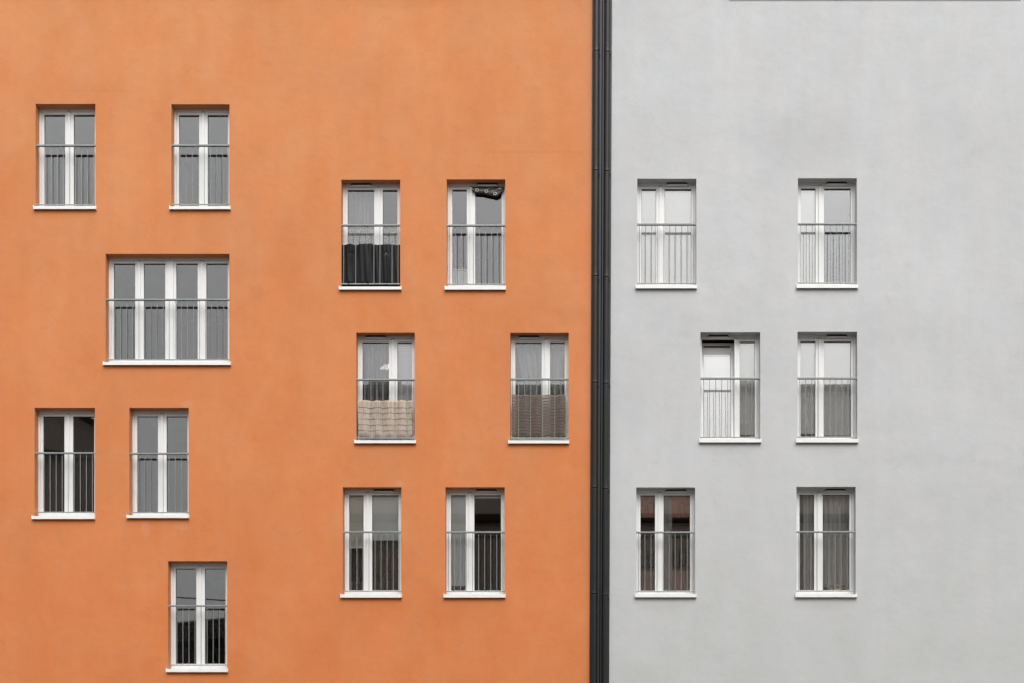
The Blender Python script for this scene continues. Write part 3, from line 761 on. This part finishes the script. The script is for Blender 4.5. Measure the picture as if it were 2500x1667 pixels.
# wardrobe-like dark furniture behind
b = MB(); b.box(wx(898, 2.2), wx(962, 2.2), 2.2, 2.7, INFO['d1']['z0'] - .1, wz(902, 2.2)); b.box(wx(897, 2.2), wx(963, 2.2), 2.18, 2.7, wz(902, 2.2), wz(900, 2.2))
tag(b.build('wardrobe', simple('dark_cupboard', (0.035, 0.035, 0.035), 0.6), None, bevel=.01), 'dark wardrobe in the room behind the voile, below the lit lamp', 'wardrobe')
# white low cabinet behind the lower left pane of the upper right orange window
xa, xb, za, zb = P('c2', 0)
rad = tag(empty('radiator'), 'white radiator low behind the narrow pane, left of the dark eyelet cloth', 'radiator')
b = MB(); b.box(xa - .04, xb + .02, 0.30, 0.36, za - .1, wz(661.5, .3))
n_ = 6
for i in range(n_): b.box(xa - .03 + i * .055, xa - .03 + i * .055 + .03, 0.288, 0.2995, za - .1, wz(665, .3))
b.build('radiator_panel', M['blind_cool'], rad, bevel=.002)
b = MB(); b.box(xa - .05, xb + .03, 0.285, 0.38, wz(661, .3), wz(658.5, .3)); b.build('radiator_top', M['white'], rad, bevel=.003)
b = MB(); b.lathe((wx(1129, .3), 0.31, wz(658.4, .3)), [(.012, 0), (.016, .01), (.014, .03), (.006, .036)], 14); b.build('valve_knob', M['white'], rad, smooth=True)

# ------------------------------------------------------------------ dark eyelet cloth caught at the top of a casement
def zz(zx, zy, d): # from the enlarged crop of the photograph
    return wx(1150 + zx / 26.133, d), wz(440 + zy / 26.133, d)
top = [(90, 440), (400, 440), (800, 440), (1250, 440), (1600, 436), (1850, 430), (2060, 430), (2125, 520)]
bot = [(95, 745), (290, 850), (650, 905), (1000, 965), (1300, 1050), (1600, 1110), (1830, 960), (1990, 760)]
def lerp(pts, u):
    f = u * (len(pts) - 1); i = min(int(f), len(pts) - 2); t = f - i
    return (pts[i][0] * (1 - t) + pts[i + 1][0] * t, pts[i][1] * (1 - t) + pts[i + 1][1] * t)
dc = FD - 0.012
def fcl(u, v):
    a, b = lerp(top, u), lerp(bot, u)
    zx, zy = a[0] * (1 - v) + b[0] * v, a[1] * (1 - v) + b[1] * v
    y = dc - 0.030 * math.sin(v * 2.6) ** 1.0 - 0.006 * math.sin(u * 21 + v * 5) - 0.004 * math.sin(u * 47 + v * 9) + (0.018 * max(0, (v - .85) / .15))
    x, z = zz(zx, zy, y); return (x, y, z)
mb = MB(); mb.grid(fcl, 60, 20); mb.open = True
cloth = mb.build('eyelet_curtain', M['dark_cloth'], None, smooth=True)
md = cloth.modifiers.new('thickness', 'SOLIDIFY'); md.thickness = 0.006; md.offset = 0
tag(cloth, 'dark crumpled eyelet curtain caught at the top of a casement and hanging outside it', 'curtain')
for zx, zy, r in ((385, 650, 90), (975, 715, 92), (1530, 870, 92), (1830, 560, 70)):
    x, z = zz(zx, zy, dc - 0.045); rr = r / 26.133 / S; n = 20
    mb = MB()
    def tor(u, v, x=x, z=z, rr=rr):
        a, b_ = u * 6.28318, v * 6.28318
        return (x + (rr + rr * .24 * math.cos(b_)) * math.cos(a), dc - 0.040 + rr * .22 * math.sin(b_), z + (rr + rr * .24 * math.cos(b_)) * math.sin(a) * (.9 if zx < 1800 else .6))
    mb.grid(tor, 22, 8); mb.build('eyelet', M['chrome'], cloth, smooth=True)
    mb = MB(); mb.tube((x, dc - 0.0392, z), (x, dc - 0.036, z), rr * .85, 18); mb.build('eyelet_hole', M['slot'], cloth)

# ------------------------------------------------------------------ cloths and screens tied to the railings
def weave(key, infront, soft=0.55):
    """y of a sheet that runs behind the bars listed in infront and before the others"""
    bx = INFO[key]['barx']
    pts = []
    for x in bx:
        near = min(abs(x - wx(p, .03)) for p in infront)
        pts.append((x, 0.046 if near < 0.035 else 0.012))
    def f(x):
        if x <= pts[0][0]: return pts[0][1]
        if x >= pts[-1][0]: return pts[-1][1]
        for (a, ya), (b, yb) in zip(pts, pts[1:]):
            if a <= x <= b:
                t = (x - a) / (b - a); t = t * t * (3 - 2 * t); return ya * (1 - t) + yb * t
    return f

# black cloth: bars seen in front at these photograph columns
f = weave('c1', [839.3, 868.4, 911.4, 925.8, 954.9, 969.2])
ca, cb = INFO['c1']['x0'] + 0.006, INFO['c1']['x1'] - 0.006
zt, zb_ = wz(598, .03), INFO['c1']['zbr'] - 0.055
def fb(u, v):
    x = ca + (cb - ca) * u
    y = f(x) + 0.009 * math.sin(u * 36 + 1.2 * math.sin(v * 4)) * (0.4 + .6 * abs(math.sin(u * 9))) + .0055 * math.sin(u * 83 + v * 3 + 2 * math.sin(u * 8))
    y += (0.058 - y) * max(0.0, 1 - v / .10)
    y += .010 * math.exp(-((v - .78) / .03) ** 2) * (math.exp(-((u - .17) / .05) ** 2) + math.exp(-((u - .76) / .06) ** 2) + math.exp(-((u - .55) / .03) ** 2))
    z = zb_ + (zt - zb_ + 0.004 * math.sin(u * 6.28 * 2.3 + .9) + 0.010 * math.sin(u * 3.14159) + (y - .03) * 1655 / 125 / 23.5 * 0) * v
    return (x, min(y, 0.058), z)
mb = MB(); mb.grid(fb, 150, 40); mb.open = True
o = mb.build('tarpaulin', M['black_cloth'], None, smooth=True)
md = o.modifiers.new('thickness', 'SOLIDIFY'); md.thickness = 0.002; md.offset = 0
tag(o, 'black wrinkled cloth woven through the lower railing bars of an orange-wall window', 'cloth')

# reed screen
f2 = weave('d1', [905.5, 934.2, 963.5, 991.8])
ra, rb = wx(875.2, .02), wx(1006.5, .02)
zt2, zb2 = wz(977, .03), wz(1067.5, .03)
def fr_(u, v):
    x = ra + (rb - ra) * u + 0.004 * math.sin(v * 9)
    y = f2(x) + .0015 * math.sin(u * 300)
    y += (0.056 - y) * max(0.0, 1 - v / .10)
    y += 0.0008 * math.sin(v * 6.28 * 6) ** 2 + 0.0025 * math.sin(u * 23 + 3 * math.sin(v * 2.5)) * (1 - .4 * v)
    return (x, y, zb2 + (zt2 - zb2 + .005 * math.sin(u * 17) + .003 * math.sin(u * 41) + .005 * math.sin(u * 611.3) * math.sin(u * 97)) * v)
reed = tag(empty('reed_screen'), 'beige reed screen tied behind and through the railing below the lit lamp', 'screen')
mb = MB(); mb.grid(fr_, 180, 24); mb.open = True
o = mb.build('reed_mat', M['reed'], reed, smooth=True); md = o.modifiers.new('thickness', 'SOLIDIFY'); md.thickness = 0.006; md.offset = 0
wire = simple('dark_binding_wire', (0.13, 0.085, 0.06), 0.6)
for k_, py in enumerate((994, 1007, 1021.5, 1036, 1050)):
    mb = MB(); N = 60; zw = wz(py, .02)
    pp = [(ra + (rb - ra) * i / N, f2(ra + (rb - ra) * i / N) - 0.0055, zw + .004 * math.sin(i * .35 + k_ * 1.7) + .003 * math.sin(i * .9)) for i in range(N + 1)]
    for a, b in zip(pp, pp[1:]): mb.tube(a, b, 0.0028, 6)
    mb.build('binding_wire', wire, reed)

# brown net
f3 = weave('d2', [1265.9, 1294.9, 1323.6, 1352.3, 1381])
na, nb = wx(1249.5, .03), wx(1381.5, .03)
zt3, zb3 = wz(963, .03), wz(1068, .03)
def fn_(u, v):
    x = na + (nb - na) * u
    yy = f3(x) + .003 * math.sin(u * 40); yy += (0.054 - yy) * max(0.0, 1 - v / .05)
    return (x, yy, zb3 + (zt3 - zb3 + .004 * math.sin(u * 22)) * v)
mb = MB(); mb.grid(fn_, 100, 16); mb.open = True
o = mb.build('windbreak_net', M['brown_net'], None, smooth=True)
tag(o, 'brown see-through windbreak net stretched over the lower railing right of the reed screen', 'net')
md = o.modifiers.new('thickness', 'SOLIDIFY'); md.thickness = 0.001; md.offset = 0

# ------------------------------------------------------------------ ground and what stands behind the camera (mirrored in the panes)
def ground_mat():
    m, nt, b = newmat('paved_ground')
    n = noise(nt, 0.4, 8, 0.65, mapped(nt)); n2 = noise(nt, 30, 4, 0.6, mapped(nt))
    c = mixc(nt, ramp(nt, n.outputs['Fac'], [(0.3, (0.04, 0.04, 0.038)), (0.7, (0.065, 0.062, 0.058))]).outputs[0], ramp(nt, n2.outputs['Fac'], [(0.3, (0.85,) * 3), (0.7, (1.1,) * 3)]).outputs[0], 1.0, 'MULTIPLY')
    nt.links.new(c, b.inputs['Base Color']); b.inputs['Roughness'].default_value = 0.95
    return m
g = MB(); g.quad((-600, -600, 0), (600, -600, 0), (600, 600, 0), (-600, 600, 0))
tag(g.build('ground', ground_mat()), kind='structure')

B = 32.0; F = (D + B) / D
def mx(px, f=F): return (px - CX) / S * f
def mz(py, f=F): return ZC + (CY - py) / S * f
tan = simple('weathered_tan_render', (0.58, 0.515, 0.45), 0.95, var=0.12, scale=0.5)
dkb = simple('dark_cornice', (0.05, 0.04, 0.035), 0.9)
opp = tag(empty('apartment_building'), 'brown apartment block with a dark cornice facing the courtyard, mirrored in the lower panes', 'building')
xa, xb = mx(790), mx(2600); zt = mz(938) - .36
b = MB(); b.box(xa, xb, -B - 12, -B, 0, zt); b.build('wall', tan, opp)
b = MB(); b.box(xa - .3, xb + .3, -B - 12.3, -B + .45, zt + .01, zt + .35); b.build('roof', dkb, opp)
b = MB(); b.box(xa - .05, xb + .05, -B + .004, -B + .5, mz(1270), mz(1254)); b.build('cornice', dkb, opp)
for px, w_, h_ in ((925, 1.35, .95), (1843, 1.0, 1.0), (1500, 1.2, .8), (2200, 1.4, .9)):
    b = MB(); b.box(mx(px) - w_ / 2, mx(px) + w_ / 2, -B - 2.5, -B - 1.2, zt + .352, zt + h_); b.box(mx(px) - w_ / 2 - .1, mx(px) + w_ / 2 + .1, -B - 2.6, -B - 1.1, zt + h_ + .002, zt + h_ + .15)
    b.build('chimney', tan, opp)
owg = glassmat('far_glass', 0.10)
for cpx in (870, 1010, 1400, 1800, 2200):
    for z in (mz(1600), mz(1420), mz(1110)):
        x = mx(cpx); b = MB(); ring(b, x - .65, x + .65, -B + .004, -B + .07, z, z + 1.7, .08, .08, .08, .1); b.box(x - .035, x + .035, -B + .005, -B + .06, z + .1, z + 1.62)
        f_ = b.build('window', M['white'], opp)
        b = MB(); b.box(x - .56, x + .56, -B + .006, -B + .02, z + .11, z + 1.61); b.build('pane', M['room'], f_)

for px_, ya, yb in ((1568, 1227, 1252), (1590, 1222, 1252), (1666, 1222, 1252), (1679, 1226, 1252), (1568, 1336, 1377), (1590, 1340, 1380), (1652, 1340, 1380), (1668, 1336, 1374), (1683, 1342, 1378)):  # narrow windows with white slatted blinds, added to mirror as pale streaks
    f_ = MB(); x = mx(px_); ring(f_, x - .14, x + .14, -B + .006, -B + .03, mz(yb), mz(ya), .02, .02, .02, .02); f_ = f_.build('slatted_window', dkb, opp)
    sl = MB(); z = mz(yb) + .04
    while z < mz(ya) - .05: sl.box(x - .115, x + .115, -B + .008, -B + .05, z, z + .055); z += .11
    sl.build('slats', M['white'], f_)
left = tag(empty('gabled_house'), 'dark brown gabled house mirrored in the lower far left window', 'building')
def skew(mb):                      # the house stands askew: its flank runs back away from the courtyard
    mb.v = [((x + (y + B) * 0.62 if y < -B - 1 else x), y, z) for x, y, z in mb.v]; return mb
b = MB(); b.prism([(mx(-260), 0), (mx(255), 0), (mx(255), mz(1045)), (mx(150), mz(985)), (mx(0), mz(930)), (mx(-260), mz(1040))], -B - 10, -B); skew(b).build('wall', tan, left)
b = MB(); b.prism([(mx(258), mz(1047)), (mx(258), mz(1040)), (mx(150), mz(978)), (mx(0), mz(922)), (mx(-262), mz(1033)), (mx(-262), mz(1040)), (mx(0), mz(930) + .01), (mx(150), mz(985) + .01)], -B - 10.3, -B + .5); skew(b).build('roof', dkb, left)
b = MB(); b.prism([(mx(60), mz(1090)), (mx(160), mz(1100)), (mx(160), mz(1104)), (mx(60), mz(1095))], -B + .004, -B + .35); b.build('cornice', dkb, left)
low = tag(empty('shed'), 'low dark shed with ridged roof behind the trees, mirrored in the lowest orange-wall window', 'shed')
F3 = (D + 50) / D
b = MB(); b.box(mx(330, F3), mx(640, F3), -56, -50, 0, mz(1580, F3)); b.build('wall', simple('dark_boards', (.05, .05, .045), .9), low)
rs = MB()
for i in range(5): rs.box(mx(320, F3), mx(650, F3), -56 + i * .5, -49.6 + i * .2 - 1.0, mz(1560, F3) + .01 + i * .22, mz(1560, F3) + .01 + i * .22 + .12)
rs.v = [(x, y, z + (x - mx(400, F3)) * 0.10 + 0.9 * 0) for x, y, z in rs.v]
rs.build('roof', simple('pale_roof_sheet', (.30, .30, .30), .6), low)

leafm = simple('leaves', (0.030, 0.045, 0.022), 0.7, var=0.4, scale=1.5)
barkm = simple('bark', (0.06, 0.05, 0.04), 0.9)
def tree(x, y, h, rx, seed, label):
    rnd = random.Random(seed); root = tag(empty('tree'), label, 'tree', 'trees across the courtyard'); root.location = (0, 0, 0)
    b = MB(); b.tube((x, y, 0), (x + .2, y, h * .55), .28, 10, .16)
    for i in range(7):
        a = rnd.uniform(0, 6.28); z = h * rnd.uniform(.35, .6); b.tube((x + .15, y, z), (x + math.cos(a) * rx * .7, y + math.sin(a) * rx * .7, z + h * .28), .09, 6, .03)
    b.build('trunk', barkm, root)
    cl = MB(); cl.open = True
    blobs = [(rnd.uniform(-1, 1) * rx * .6, rnd.uniform(-1, 1) * rx * .6, h * rnd.uniform(.42, .9), rx * rnd.uniform(.35, .6)) for _ in range(13)]
    for i in range(5200):
        bx, by, bz, br = rnd.choice(blobs); v = Vector((rnd.gauss(0, 1), rnd.gauss(0, 1), rnd.gauss(0, 1))).normalized() * br * rnd.uniform(.55, 1.05)
        p = Vector((x + bx, y + by, bz)) + v
        n = Vector((rnd.uniform(-1, 1), rnd.uniform(-1, 1), rnd.uniform(-1, 1))).normalized(); u = n.orthogonal().normalized(); w2 = n.cross(u); s_ = rnd.uniform(.10, .20)
        cl.quad(tuple(p - u * s_), tuple(p - w2 * s_ * .6), tuple(p + u * s_), tuple(p + w2 * s_ * .6))
    cl.build('crown', leafm, root)
tree(-23.2, -37, 11.0, 2.1, 1, 'dark leafy tree mirrored in the left pane of the lowest window')
tree(-18.9, -37, 11.9, 2.1, 2, 'taller leafy tree mirrored in the right pane of the lowest window')
tree(-18.1, -35, 14.3, 0.75, 5, 'slim tall tree whose tip is mirrored at the right edge of the lowest window')
cab = MB(); xa, xb = mx(262), mx(788)
pts = [(xa + (xb - xa) * t, -B + .2, mz(1441) + (mz(1475) - mz(1441)) * t - 0.25 * t * (1 - t)) for t in [i / 24 for i in range(25)]]
for a, b in zip(pts, pts[1:]): cab.tube(a, b, .028, 6)
tag(cab.build('cable', dkb), 'thin overhead cable crossing the courtyard, mirrored in the lowest orange-wall window', 'cable')
